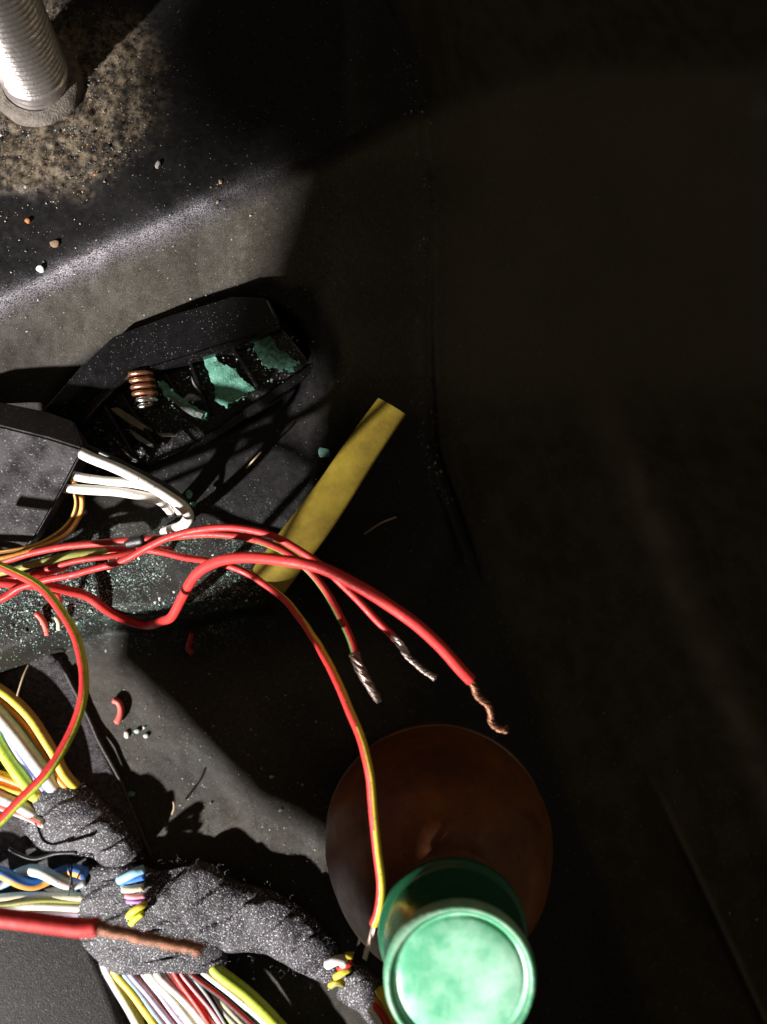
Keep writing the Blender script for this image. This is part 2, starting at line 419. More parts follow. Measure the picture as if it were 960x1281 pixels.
# ------------------------------------------------------------------ threaded stud
STEEL = mat('worn_steel', (0.62, 0.58, 0.56), rough=0.34, metal=0.85, var=.8, vscale=260, c2=(.30, .26, .24), bump=.25, bscale=900, rvar=.12)
def stud():
    A = P(50, 108, 0.066); B = P(-20, -44, 0.124)
    ax = (B - A); Ln = ax.length; ax.normalize()
    t = thing('threaded_stud', 'thick worn steel threaded stud rising from the crusted dirt in the upper corner', 'stud', tuple(A))
    a = ax.cross(Vector((0, 0, 1))).normalized(); b = a.cross(ax)
    n = 420; sd = 56; R = 0.0135; V = []; Fc = []
    for i in range(n):
        f = i / (n - 1); l = -0.006 + f * (Ln + .006)
        for k in range(sd):
            th = 2 * math.pi * k / sd
            if l > 0.011:
                ph = (l / 0.0024 - th / (2 * math.pi)) % 1
                r = R - 0.0010 * abs(2 * ph - 1) ** 1.4
                r *= 1 + .006 * noise.noise(Vector((l * 400, th * 2, 0)))
            else:
                ph = (l / 0.0026) % 1
                r = R * (0.99) - 0.00025 * abs(2 * ph - 1) - 0.003 * max(0, -(l - 0.002)) / 0.008
                r += 0.0002 * noise.noise(Vector((math.cos(th) * 3, math.sin(th) * 3, l * 300)))
            if 0.010 < l < 0.0117: r -= 0.0009
            V.append(A + ax * l + a * math.cos(th) * r + b * math.sin(th) * r)
    for i in range(n - 1):
        for k in range(sd):
            k2 = (k + 1) % sd
            Fc.append((i * sd + k, i * sd + k2, (i + 1) * sd + k2, (i + 1) * sd + k))
    cut = 150
    kid(put('thread', mesh(V, Fc), STEEL), t)
    # washer-like collar squashed in the dirt
    V = []; Fc = []; sd = 48
    prof = [(0.0128, .004), (0.0155, .0035), (0.0172, .0022), (0.018, 0.0), (0.018, -.003)]
    for i, (r, h) in enumerate(prof):
        for k in range(sd):
            th = 2 * math.pi * k / sd
            rr = r * (1 + .04 * noise.noise(Vector((math.cos(th) * 2, math.sin(th) * 2, 7))))
            V.append(Vector((A.x + math.cos(th) * rr, A.y + math.sin(th) * rr, 0.068 + h + .0005 * noise.noise(Vector((math.cos(th) * 5, math.sin(th) * 5, i))))))
    for i in range(len(prof) - 1):
        for k in range(sd):
            k2 = (k + 1) % sd
            Fc.append((i * sd + k, (i + 1) * sd + k, (i + 1) * sd + k2, i * sd + k2))
    CR = mat('crusted_collar', (0.05, 0.042, 0.034), rough=.7, var=.9, vscale=300, c2=(.15, .125, .1), bump=1., bscale=1200)
    kid(put('collar', mesh(V, Fc), CR), t)
stud()

# ------------------------------------------------------------------ clip-in black tray with spring and green residue
BP = mat('glossy_black_plastic', (0.0045, 0.0042, 0.0048), rough=0.17, spec=.4, var=.5, vscale=300, c2=(.010, .0095, .010), bump=.06, bscale=900, rvar=.08, fleck=.03, fleckc=(.15, .14, .13), fscale=1700)
BPM = mat('scratched_black_plastic', (0.006, 0.0055, 0.006), rough=0.22, spec=.4, var=.6, vscale=400, c2=(.02, .019, .018), bump=.5, bscale=900, rvar=.12, fleck=.15, fleckc=(.16, .16, .15), fscale=1500)
GRNP = mat('verdigris', (0.05, 0.20, 0.14), rough=.85, var=1., vscale=300, c2=(.17, .42, .31), bump=.6, bscale=1500, fleck=.1, fleckc=(.5, .75, .65), fscale=1800)
tr = thing('plastic_tray', 'glossy black plastic tray with angled rim lying in the dusty slope', 'tray', tuple(P(230, 480, .05)))
zt = .0560
slab('rim', [(52, 512, .0500), (100, 458, .0540), (141, 420, zt), (215, 393, zt), (290, 370, zt), (336, 372, .0540), (352, 405, .0500), (300, 426, .0530), (185, 460, .0530), (170, 462, .0530), (152, 472, .0530), (120, 502, .0500), (98, 530, .0480)], .018, BP, .0016, tr)
slab('inner_lip', [(350, 404, .0500), (352, 411, .0485), (300, 432, .0505), (190, 466, .0510), (172, 468, .0510), (156, 477, .0510), (124, 508, .0480), (104, 532, .0470), (98, 529, .0485), (120, 501, .0503), (152, 471, .0533), (170, 461, .0533), (185, 459, .0533), (300, 425, .0533)], .010, BP, .0006, tr)
slab('tray_base', [(100, 528, .0400), (155, 474, .0420), (300, 430, .0420), (352, 408, .0420), (388, 452, .0380), (330, 498, .0370), (262, 545, .0360), (205, 590, .0350), (140, 572, .0350), (100, 560, .0350)], .01, BPM, .001, tr)
slab('lower_rail', [(392, 452, .0420), (396, 462, .0410), (330, 510, .0410), (262, 556, .0400), (208, 600, .0390), (196, 592, .0390), (255, 545, .0400), (325, 498, .0410)], .014, BP, .0012, tr)
for (x0, y0, x1, y1) in ((236, 448, 262, 520), (290, 432, 322, 484), (204, 462, 225, 498), (150, 490, 196, 560), (130, 506, 172, 578), (222, 530, 246, 552)):
    dx, dy = x1 - x0, y1 - y0; l = math.hypot(dx, dy); nx, ny = -dy / l * 2.2, dx / l * 2.2
    slab('rib', [(x0 + nx, y0 + ny, .0465), (x1 + nx, y1 + ny, .0445), (x1 - nx, y1 - ny, .0445), (x0 - nx, y0 - ny, .0465)], .006, BP, .0004, tr, segs=2)
TANP = mat('dull_tan_strip', (0.20, 0.17, 0.12), rough=.5, var=.6, vscale=400, c2=(.1, .085, .06), bump=.3)
o = slab('tab', [(137, 511, .0470), (146, 509, .0470), (166, 521, .0470), (184, 534, .0450), (181, 540, .0450), (165, 532, .0460), (148, 520, .0470)], .004, TANP, .0005, tr); o['label'] = 'dull tan tab'
for q in (((160, 536), (172, 543), (192, 556), (188, 559), (170, 549)), ((196, 541), (214, 542), (220, 545), (200, 545)), ((150, 560), (158, 566), (172, 576), (166, 575)), ((239, 470), (246, 482), (252, 492), (248, 491), (241, 480))):
    slab('edge_glint', [(x, y, .0460) for x, y in q], .004, mat('glint_pale', (.12, .11, .10), rough=.3, var=.9, vscale=600), .0003, tr, segs=1)  # pale slivers stand in for glints on the tray's edges
g1 = [(253, 446), (265, 441), (276, 454), (292, 460), (303, 473), (318, 487), (303, 495), (287, 504), (284, 511), (268, 500), (269, 487), (263, 470)]
g2 = [(317, 422), (336, 416), (344, 432), (360, 444), (375, 453), (363, 464), (347, 460), (330, 456), (320, 441)]
g3 = [(198, 478), (204, 476), (219, 492), (238, 506), (259, 517), (257, 525), (244, 521), (225, 508), (206, 495)]
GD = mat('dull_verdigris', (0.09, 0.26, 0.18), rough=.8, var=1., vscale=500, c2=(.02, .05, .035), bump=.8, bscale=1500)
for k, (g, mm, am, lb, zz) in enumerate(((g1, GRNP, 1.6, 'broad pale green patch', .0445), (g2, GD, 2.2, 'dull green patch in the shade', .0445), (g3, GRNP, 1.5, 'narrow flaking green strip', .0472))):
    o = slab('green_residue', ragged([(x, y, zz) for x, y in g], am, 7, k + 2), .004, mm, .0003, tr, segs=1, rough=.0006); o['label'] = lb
GST = mat('grey_crust', (.17, .2, .19), rough=.7, var=1., vscale=700, c2=(.05, .06, .0450), bump=.8)
slab('green_residue', ragged([(x * .8 + 47, y * .8 + 104, .0482) for x, y in g3[3:]] + [(216, 497, .0482)], 1.2, 3, 9), .003, GST, .0003, tr, segs=1)['label'] = 'grey crust on the flaking strip'

def spring():
    base = P(180, 470, .0500)
    COP = mat('spring_copper', (0.62, 0.30, 0.17), rough=.30, metal=.9, var=.7, vscale=500, c2=(.24, .1, .06), bump=.2)
    CHR = mat('spring_bright_end', (0.80, 0.80, 0.78), rough=.2, metal=1., var=.3, vscale=700, c2=(.4, .4, .4))
    t = thing('coil_spring', 'small copper coloured coil spring with a bright end in the black tray', 'spring', tuple(base))
    A, B = P(176, 466, .0505), P(183, 500, .0505)
    ax = B - A; s = ax.copy().normalized(); a = s.cross(Vector((0, 0, 1))).normalized(); b = a.cross(s)
    def helix(f0, f1, turns, r0, m, nm, wr):
        q = []
        n = 140
        for i in range(n + 1):
            f = f0 + (f1 - f0) * i / n; th = f * turns * 2 * math.pi
            q.append(A + ax * f + a * math.cos(th) * r0 + b * math.sin(th) * r0 * .8)
        V, Fc, _ = tube_data(q, wr, sides=10, ref=s, wob=.02)
        kid(put(nm, mesh(V, Fc), m), t)
    helix(0, .86, 4.2, .0044, COP, 'coil', .00105)
    helix(.86, 1.25, 4.2, .0036, CHR, 'end_coil', .0012)
spring()

# ------------------------------------------------------------------ connector housing at the left edge
HB = mat('dusty_black_housing', (0.010, 0.009, 0.010), rough=.36, spec=.3, var=1., vscale=70, c2=(.056, .050, .054), bump=.2, bscale=900, fleck=.22, fleckc=(.20, .19, .20), fscale=1300, rvar=.12)
hs = thing('connector_housing', 'dusty black plastic housing at the left edge with white wires coming out of it', 'housing', tuple(P(0, 600, .05)))
def housing():
    T = [P(-60, 516, .067), P(0, 533, .068), P(60, 548, .069), P(104, 562, .069), P(76, 616, .066), P(44, 672, .063), P(14, 706, .061), P(-60, 740, .059)]
    U = [P(-60, 486, .057), P(0, 503, .058), P(58, 515, .059), P(92, 527, .060), P(107, 552, .061)]
    bm = bmesh.new()
    t = [bm.verts.new(v) for v in T]; u = [bm.verts.new(v) for v in U]
    bm.faces.new(t[::-1])
    bm.faces.new([t[0], t[1], u[1], u[0]]); bm.faces.new([t[1], t[2], u[2], u[1]]); bm.faces.new([t[2], t[3], u[3], u[2]]); bm.faces.new([t[3], u[4], u[3]])
    ring = [u[0], u[1], u[2], u[3], u[4], t[3], t[4], t[5], t[6], t[7]]
    lowv = [bm.verts.new((v.co.x - .004, v.co.y, .046)) for v in ring]
    for i in range(len(ring)):
        j = (i + 1) % len(ring)
        bm.faces.new([ring[i], ring[j], lowv[j], lowv[i]])
    bmesh.ops.recalc_face_normals(bm, faces=bm.faces)
    bmesh.ops.bevel(bm, geom=[e for e in bm.edges if e.is_manifold and e.calc_face_angle(0) > .25], offset=.0007, segments=2, affect='EDGES', clamp_overlap=True)
    me_ = bpy.data.meshes.new('housing'); bm.to_mesh(me_); bm.free()
    o = put('shell', me_, HB, smooth=False); kid(o, hs)
housing()

# ------------------------------------------------------------------ white and brown wires out of the housing
G = 'white wires out of the black housing'
wire('uppermost white wire out of the black housing, curling round at the green chips', [(70, 548, .058), (112, 572, .068), (160, 593, .072), (200, 614, .073), (227, 632, .071), (236, 646, .064), (230, 657, .054), (212, 663, .044), (196, 668, .034)], 6.8, WHT, group=G)
wire('middle white wire, squeezed between the two others by the black housing', [(62, 584, .052), (96, 596, .062), (130, 602, .066), (165, 604, .067), (200, 614, .064), (218, 628, .056), (226, 642, .042), (228, 650, .030)], 5.6, WHT, group=G)
wire('lowest white wire, ending shortest of the three beside the black housing', [(46, 606, .050), (80, 611, .060), (120, 612, .066), (160, 617, .066), (195, 624, .062), (210, 634, .052), (216, 642, .038), (218, 648, .030)], 6.0, WHT, group=G)
wire('brown wire curling down from the white wires towards the red ones', [(90, 600, .062), (99, 612, .061), (103, 628, .058), (98, 648, .056), (82, 668, .062), (50, 684, .064), (10, 696, .068), (-50, 705, .07)], 3.4, [BRN, ORA], sec=(95, 32), group='brown wires below the white wires')
wire('thinner brown wire inside the curve of the other brown one', [(84, 604, .058), (93, 616, .057), (96, 632, .056), (90, 650, .055), (74, 666, .058), (46, 680, .060), (5, 690, .064), (-50, 698, .066)], 2.8, [BRN, TAN], sec=(80, 25), group='brown wires below the white wires')
RB = mat('black_rubber_edge', (.02, .02, .02), rough=.4, bump=.2)
wire('thin black cord along the outer side of the uppermost white wire', [(104, 556, .058), (140, 572, .058), (180, 592, .058), (215, 612, .056), (236, 632, .052), (243, 650, .048)], 3.0, RB, name='cord', cat='cord')

# ------------------------------------------------------------------ yellow sleeve
YS = mat('yellow_sleeve', (0.30, 0.22, 0.024), rough=.5, var=.8, vscale=60, c2=(.15, .10, .012), bump=.08, bscale=500)
def sleeve():
    Lf = [(473, 498), (436, 548), (400, 600), (370, 640), (342, 676), (315, 712)]
    Rt = [(508, 519), (474, 570), (440, 625), (412, 668), (384, 705), (356, 742)]
    zz = [.034, .040, .045, .049, .052, .0535]
    left = smooth_path([P(x, y, z) for (x, y), z in zip(Lf, zz)], .003); right = smooth_path([P(x, y, z) for (x, y), z in zip(Rt, zz)], .003)
    n = min(len(left), len(right)); V = []; Fc = []; cs = 10
    for i in range(n):
        a_ = left[int(i * (len(left) - 1) / (n - 1))]; b_ = right[int(i * (len(right) - 1) / (n - 1))]
        ring = []
        for k in range(2 * cs):
            th = 2 * math.pi * k / (2 * cs); u = .5 - .5 * math.cos(th) * 1; h = math.sin(th)
            hh = math.copysign(abs(h) ** .9, h) * 0.0026
            p = a_.lerp(b_, u) + Vector((0, 0, hh + .0009 * math.sin(u * 3.14) * (1 if h > 0 else 0) + .0004 * noise.noise(Vector((i * .2, u * 3, 1)))))
            ring.append(p)
        V += ring
    m2 = 2 * cs
    for i in range(n - 1):
        for k in range(m2):
            k2 = (k + 1) % m2; Fc.append((i * m2 + k, i * m2 + k2, (i + 1) * m2 + k2, (i + 1) * m2 + k))
    Fc.append(tuple(range(m2))); Fc.append(tuple((n - 1) * m2 + k for k in range(m2 - 1, -1, -1)))
    bm = bmesh.new(); me_ = mesh(V, Fc); bm.from_mesh(me_); bmesh.ops.recalc_face_normals(bm, faces=bm.faces); bm.to_mesh(me_); bm.free()
    o = put('sleeve', me_, YS); me_.set_sharp_from_angle(angle=math.radians(50))
    tag(o, 'flat yellow plastic sleeve lying slantwise under the red wires', 'sleeve')
sleeve()

# ------------------------------------------------------------------ red wires
t = thing('red_wire', 'thickest bright red wire, reaching farthest right, with a crooked bare brown core', 'wire', tuple(P(300, 698, .1)))
wire('a', [(-60, 720, .07), (0, 728, .066), (33, 731, .062), (63, 733, .056), (88, 739, .050), (110, 747, .0465), (133, 763, .042), (165, 778, .030), (190, 781, .032), (212, 772, .058), (228, 750, .072), (243, 722, .088), (267, 705, .098), (300, 698, .108), (350, 699, .118), (400, 710, .124), (450, 734, .128), (500, 765, .128), (550, 808, .126), (589, 850, .122)], 6.4, [RED, RED], parent=t, name='insulation', sides=20)
strands([(587, 847, .122), (594, 860, .122), (599, 872, .121), (610, 881, .120), (614, 891, .1195), (615, 903, .119), (624, 911, .118), (633, 913, .118), (638, 910, .119)], 4.9, 8, t, CU, turns=3.2, splay=.30, name='bare_core', seed=3)

t = thing('red_wire', 'red wire with yellow stripe and thin silvery frayed end, left of the thickest one', 'wire', tuple(P(300, 663, .1)))
wire('b', [(-60, 775, .066), (0, 750, .068), (24, 736, .070), (47, 729, .072), (83, 720, .076), (133, 708, .080), (160, 699, .084), (187, 684, .088), (213, 672, .092), (247, 663, .096), (280, 660, .100), (320, 664, .104), (352, 675, .106), (385, 694, .106), (413, 716, .106), (440, 742, .106), (468, 772, .106), (496, 800, .106)], 4.4, [RED, YEL], sec=(250, 40), parent=t, name='insulation', sides=18)
strands([(492, 796, .106), (500, 806, .1065), (508, 818, .106), (520, 830, .105), (532, 840, .104), (547, 849, .103)], 4.0, 8, t, CUD, turns=3, splay=.35, name='bare_core', seed=5)
strands([(491, 797, .107), (498, 803, .109), (505, 812, .109), (510, 820, .107)], 4.6, 7, t, SIL, turns=.4, splay=.5, name='frayed_strands', seed=6)

t = thing('red_wire', 'dull red wire with green stripe ending in a fat dark bundle of bare strands', 'wire', tuple(P(320, 675, .09)))
wire('c', [(-60, 716, .062), (-10, 706, .062), (17, 699, .063), (57, 688, .067), (100, 682, .072), (140, 678, .077), (180, 675, .081), (220, 671, .086), (260, 667, .090), (300, 670, .092), (330, 677, .092), (360, 692, .090), (388, 716, .089), (409, 742, .091), (426, 770, .094), (438, 796, .096), (445, 822, .096)], 4.8, [RED2, GRN], sec=(285, 38), parent=t, name='insulation', sides=18, twist=.5)
strands([(443, 818, .096), (449, 832, .098), (456, 846, .099), (465, 862, .099), (476, 879, .098)], 8.0, 12, t, CUD, turns=1.3, splay=-.25, name='bare_core', seed=7, sr=.34, taper=.55)

t = thing('red_wire', 'long red and yellow wire hanging down in front of the amber bottle', 'wire', tuple(P(460, 950, .11)))
wire('d', [(60, 700, .052), (110, 690, .053), (167, 686, .055), (200, 689, .056), (233, 697, .055), (267, 704, .054), (301, 713, .054), (332, 731, .056), (360, 755, .062), (384, 784, .080), (405, 818, .108), (422, 852, .118), (438, 890, .124), (454, 927, .128), (463, 965, .130), (467, 1005, .130), (472, 1058, .130), (476, 1105, .130), (474, 1140, .129), (468, 1158, .128)], 4.9, [RED, YEL], sec=(262, 58), parent=t, name='insulation', sides=20, twist=-.55)
strands([(470, 1152, .128), (466, 1166, .128), (461, 1182, .127), (456, 1203, .126)], 3.0, 5, t, mat('pale_core', (.75, .55, .45), rough=.35, metal=.4), turns=1, splay=.1, name='bare_core', seed=8)

wire('red and yellow-green wire looping down the left side over the multicoloured bundle', [(-60, 690, .080), (-20, 702, .082), (7, 712, .084), (37, 725, .088), (60, 743, .092), (80, 770, .096), (96, 800, .100), (104, 833, .103), (104, 867, .106), (96, 900, .108), (81, 933, .110), (62, 962, .112), (40, 988, .113), (0, 1028, .114), (-50, 1070, .114)], 5.9, [RED, YGR], sec=(158, 50), name='red_wire', sides=20)
wire('short red wire lying low across the left edge under the loop', [(-60, 760, .05), (-10, 752, .052), (14, 742, .054), (33, 728, .056), (60, 716, .052), (85, 708, .038)], 5.2, RED, name='red_wire')
wire('pale olive wire running beneath the upper red wire at the left', [(-40, 724, .055), (0, 716, .056), (20, 712, .057), (57, 702, .058), (90, 694, .058), (130, 690, .054), (160, 688, .05)], 4.6, OLV, name='olive_wire')
wire('thin dark red wire following the pale olive one at the left', [(-50, 738, .05), (0, 728, .05), (40, 718, .052), (90, 702, .056), (140, 694, .058), (190, 686, .052), (225, 690, .036)], 3.6, RED2, name='red_wire')
TAPEB = mat('black_tape', (.012, .012, .013), rough=.45, bump=.3)
wire('black tape wrapped round two red wires by the white ones', [(160, 679, .078), (170, 677, .0795), (182, 675, .081)], 7.6, TAPEB, name='tape_wrap', cat='tape', sides=18)

t = thing('red_wire', 'blurred red and yellow wire close to the camera with a long bare copper end', 'wire', tuple(P(60, 1155, .17)))
wire('e', [(-80, 1140, .192), (-20, 1146, .192), (30, 1151, .192), (70, 1156, .192), (100, 1160, .192), (124, 1159, .192)], 11.6, [RED, YEL], sec=(-50, 48), parent=t, name='insulation', sides=24)
strands([(118, 1158, .192), (140, 1164, .193), (170, 1170, .193), (200, 1177, .193), (228, 1182, .193), (246, 1187, .193), (257, 1193, .193)], 8.6, 12, t, CU, turns=3.5, splay=.25, name='bare_core', seed=9, sr=.34)

# ------------------------------------------------------------------ felt pad, lower cover
FELT = mat('dark_felt', (0.030, 0.028, 0.029), rough=.9, spec=.1, var=.9, vscale=500, c2=(.11, .10, .105), bump=1., bscale=1700, fleck=.3, fleckc=(.18, .165, .17), fscale=2200)
o = slab('felt_pad', [(-70, 818, .003), (40, 812, .003), (62, 814, .003), (76, 826, .003), (90, 850, .003), (112, 900, .003), (140, 960, .003), (164, 1010, .003), (180, 1050, .003), (176, 1080, .003), (100, 1100, .003), (-70, 1110, .003)], .02, FELT, .0022, segs=4)
tag(o, 'dark felt covered pad with a rounded corner under the multicoloured bundle', 'pad')
wire('thin pale edge cord running along the right side of the felt pad', [(80, 842, .0030), (105, 884, .0030), (125, 928, .0030), (148, 974, .0030), (170, 1024, .0030), (188, 1070, .002)], 2.0, mat('edge_cord', (.05, .048, .045), rough=.8, var=.8, vscale=900, bump=.8), name='edge_cord', cat='cord', jit=.0014)
o = slab('plastic_cover', [(-70, 1120, .005), (40, 1125, .005), (96, 1150, .005), (112, 1180, .005), (134, 1230, .005), (160, 1300, .005), (150, 1400, .005), (-70, 1400, .005)], .02, mat('grained_cover', (.014, .0135, .0135), rough=.6, spec=.15, var=.8, vscale=500, c2=(.030, .028, .027), bump=.7, bscale=1500, fleck=.1, fleckc=(.25, .22, .2)), .004, segs=4)
tag(o, 'dark grained plastic cover in the bottom left corner', 'cover')

# ------------------------------------------------------------------ multicoloured bundle above the wrap (upper left)
BG = 'multicoloured wires entering the fabric wrapping'
def bw(label, pts, r, m, sec=None, nm='wire'):
    wire(label, pts, r * 1.22, m, sec=sec, group=BG, name=nm, jit=.0004, sides=12, step=.0016)
bw('amber wire along the top of the multicoloured bundle', [(-60, 835, .0081), (-10, 858, .0090), (20, 878, .0099), (45, 906, .0099), (66, 940, .0094), (80, 966, .0081), (96, 985, .0054)], 5.6, [TAN, YEL], (90, 40), 'amber_wire')
bw('pale orange wire tucked under the topmost amber one', [(-60, 852, .0072), (-5, 872, .0081), (22, 895, .0086), (44, 924, .0086), (62, 952, .0081), (80, 980, .0054)], 4.8, ORA, None, 'orange_wire')
bw('second amber wire, between the orange and light blue ones', [(-60, 862, .0076), (-5, 884, .0090), (18, 910, .0090), (38, 938, .0090), (56, 962, .0081), (74, 986, .0054)], 4.6, [TAN, ORA], (20, 50), 'amber_wire')
bw('thick light blue wire in the middle of the multicoloured bundle', [(-60, 856, .0099), (-12, 884, .0108), (10, 908, .0112), (32, 936, .0112), (50, 960, .0104), (68, 984, .0063)], 8.2, [BLU, WHT], (80, 62), 'light_blue_wire')
bw('violet wire between light blue and yellow-green in the bundle', [(-60, 882, .0081), (-10, 902, .0090), (8, 922, .0094), (26, 948, .0094), (42, 972, .0086), (60, 994, .0054)], 4.6, [VIO, LIL], (90, 40), 'violet_wire')
bw('wide yellow-green wire left of the violet one in the bundle', [(-60, 880, .0081), (-14, 908, .0094), (0, 930, .0099), (14, 952, .0099), (30, 974, .0094), (50, 998, .0054)], 7.6, YGR, None, 'yellow_green_wire')
bw('orange wire coming in from the left edge below the bundle', [(-60, 962, .0072), (-10, 968, .0081), (16, 975, .0086), (38, 986, .0081), (62, 1004, .0054)], 5.2, [ORA, RED], (20, 30), 'orange_wire')
bw('yellow wire just under the orange one at the left edge', [(-60, 975, .0068), (-10, 980, .0072), (16, 988, .0076), (40, 996, .0072), (62, 1010, .0050)], 4.6, YEL, None, 'yellow_wire')
bw('thick white wire below the orange and yellow ones at the left edge', [(-60, 985, .0072), (-16, 990, .0081), (6, 999, .0086), (26, 1008, .0081), (50, 1022, .0054)], 6.6, WHT, None, 'white_wire')
bw('thin white wire lowest at the left edge, entering the wrap', [(-60, 998, .0058), (-14, 1004, .0063), (10, 1011, .0068), (34, 1020, .0063), (56, 1030, .01)], 4.6, [WHT, LRED], (90, 16), 'white_wire')
bw('small dark blue wire under the light blue one at the wrap', [(30, 950, .0063), (48, 972, .0068), (64, 988, .0068), (80, 1000, .0045)], 4.6, DBL, None, 'blue_wire')
bw('short orange wire peeping out beside the wrap edge', [(56, 950, .0063), (68, 966, .0072), (80, 980, .0068), (94, 994, .0045)], 4.2, ORA, None, 'orange_wire')

# ------------------------------------------------------------------ fabric tape wrapping
CL = mat('fabric_tape', (0.009, 0.008, 0.010), rough=.45, spec=.38, var=1., vscale=75, c2=(.050, .046, .053), bump=1.0, bscale=1500, fleck=.40, fleckc=(.80, .77, .82), fscale=1800)  # bright flecks paint the tape's sparkle into its colour
def cloth(name, sections, th, parent, seed, m=CL, n_per=14, sd=72, rim=True, wr=1.0):
    """sections: (lx,ly,rx,ry,ztop): left and right silhouette of the wrap at each station"""
    Ls = smooth_path([Vector((s[0], s[1], s[4] * 1e4)) for s in sections], 1.6); Rs = smooth_path([Vector((s[2], s[3], s[4] * 1e4)) for s in sections], 1.6)
    n = max(len(Ls), len(Rs)); V = []; Fc = []
    for i in range(n):
        f = i / (n - 1)
        l = Ls[min(int(round(f * (len(Ls) - 1))), len(Ls) - 1)]; r = Rs[min(int(round(f * (len(Rs) - 1))), len(Rs) - 1)]
        for k in range(sd):
            a_ = 2 * math.pi * k / sd
            u = .5 - .5 * math.cos(a_); h = math.sin(a_)
            px = l.x + (r.x - l.x) * u; py = l.y + (r.y - l.y) * u; zt_ = (l.z + r.z) / 2e4
            zc = zt_ - th / 2
            hh = math.copysign(abs(h) ** .75, h)
            z = zc + hh * th / 2
            q = Vector((px, py, 0))
            w1 = noise.noise(q * .030 + Vector((seed, 0, 0))) * .0012
            # diagonal wraps and small creases
            ph = (px * .6 + py * 1.0 + 12 * noise.noise(q * .02 + Vector((0, seed, 3)))) / 44.0
            sawt = (ph - math.floor(ph)); w2 = (.5 - sawt) * .0014 * float(sst(0, .05, sawt))
            w3 = noise.noise(q * .11 + Vector((seed, 4, 0))) * .0003 + noise.noise(q * .28 + Vector((seed, 1, 0))) * .00012
            e = 1.0
            if h > 0: z += (w1 + w2 * wr + w3) * (.25 + .75 * h)
            edge = 1 + .0 * e
            px += 2.2 * noise.noise(Vector((i * .064, u * 3, seed))); py += 2.2 * noise.noise(Vector((i * .064, u * 3, seed + 9)))
            V.append(P(px, py, z))
    for i in range(n - 1):
        for k in range(sd):
            k2 = (k + 1) % sd
            Fc.append((i * sd + k, i * sd + k2, (i + 1) * sd + k2, (i + 1) * sd + k))
    for e0 in (0, n - 1):
        c0 = sum((V[e0 * sd + k] for k in range(sd)), Vector()) / sd
        V.append(c0)
        for k in range(sd):
            Fc.append((e0 * sd + k, e0 * sd + (k + 1) % sd, len(V) - 1))
    me_ = mesh(V, Fc); bm = bmesh.new(); bm.from_mesh(me_); bmesh.ops.recalc_face_normals(bm, faces=bm.faces); bm.to_mesh(me_); bm.free()
    o = put(name, me_, m)
    kid(o, parent) if parent else None
    return o
hw = thing('wrapped_harness', 'thick cable harness wound in dark grey fabric tape across the lower left', 'harness', tuple(P(220, 1140, 0)))
cloth('lower_branch', [(96, 1110, 250, 1080, .012), (98, 1150, 262, 1120, .015), (104, 1182, 276, 1165, .016), (124, 1204, 284, 1196, .015), (138, 1220, 282, 1216, .013)], .017, hw, 1)
cloth('main_wrap', [(100, 1180, 102, 1078, .009), (140, 1196, 148, 1078, .013), (180, 1202, 190, 1086, .015), (220, 1200, 222, 1092, .016), (256, 1196, 252, 1076, .015), (296, 1192, 300, 1102, .014), (330, 1194, 342, 1114, .014), (362, 1210, 384, 1140, .013), (390, 1224, 408, 1164, .011), (414, 1234, 428, 1192, .008)], .017, hw, 2)
cloth('upper_branch', [(18, 1022, 78, 968, .0080), (34, 1046, 98, 980, .0112), (48, 1064, 120, 992, .0136), (78, 1068, 142, 1016, .0152), (110, 1074, 160, 1036, .0160), (134, 1084, 172, 1054, .0152), (150, 1088, 178, 1066, .0120)], .020, hw, 3)
cloth('end_wrap', [(420, 1246, 440, 1196, .007), (440, 1262, 462, 1212, .008), (458, 1276, 480, 1230, .007), (466, 1284, 486, 1240, .006)], .016, hw, 4, wr=.5)
def fuzz():
    rr = random.Random(21); AV, AF = [], []
    tops = [((150, 1078), (250, 1078)), ((250, 1076), (345, 1114)), ((345, 1114), (424, 1190)), ((100, 1182), (130, 1216)), ((282, 1214), (262, 1190)), ((296, 1192), (410, 1234)), ((98, 980), (172, 1054)), ((20, 1024), (60, 1066)), ((138, 1220), (282, 1218))]
    for _ in range(170):
        (x0, y0), (x1, y1) = rr.choice(tops); t = rr.random()
        x = x0 + (x1 - x0) * t + rr.uniform(-5, 5); y = y0 + (y1 - y0) * t + rr.uniform(-5, 5); z = rr.uniform(.006, .014); a_ = rr.uniform(0, 6.28); l = rr.uniform(3, 9)
        q = smooth_path([P(x, y, z), P(x + l * .5 * math.cos(a_), y + l * .5 * math.sin(a_), z + .001), P(x + l * math.cos(a_ + .6), y + l * math.sin(a_ + .6), z + .0012)], .0012)
        V, Fc, _ = tube_data(q, .00007, sides=4, caps=False); o_ = len(AV); AV += V; AF += [tuple(k + o_ for k in f) for f in Fc]
    ob = put('loose_fibres', mesh(AV, AF), CL); kid(ob, hw); ob['kind'] = 'stuff'
fuzz()
# loose black thread
wire('thin black thread poking out left of the fabric wrapping', [(12, 1062, .018), (22, 1068, .016), (42, 1074, .016), (70, 1068, .018), (96, 1066, .021)], 2.2, BLK, name='thread', cat='thread')

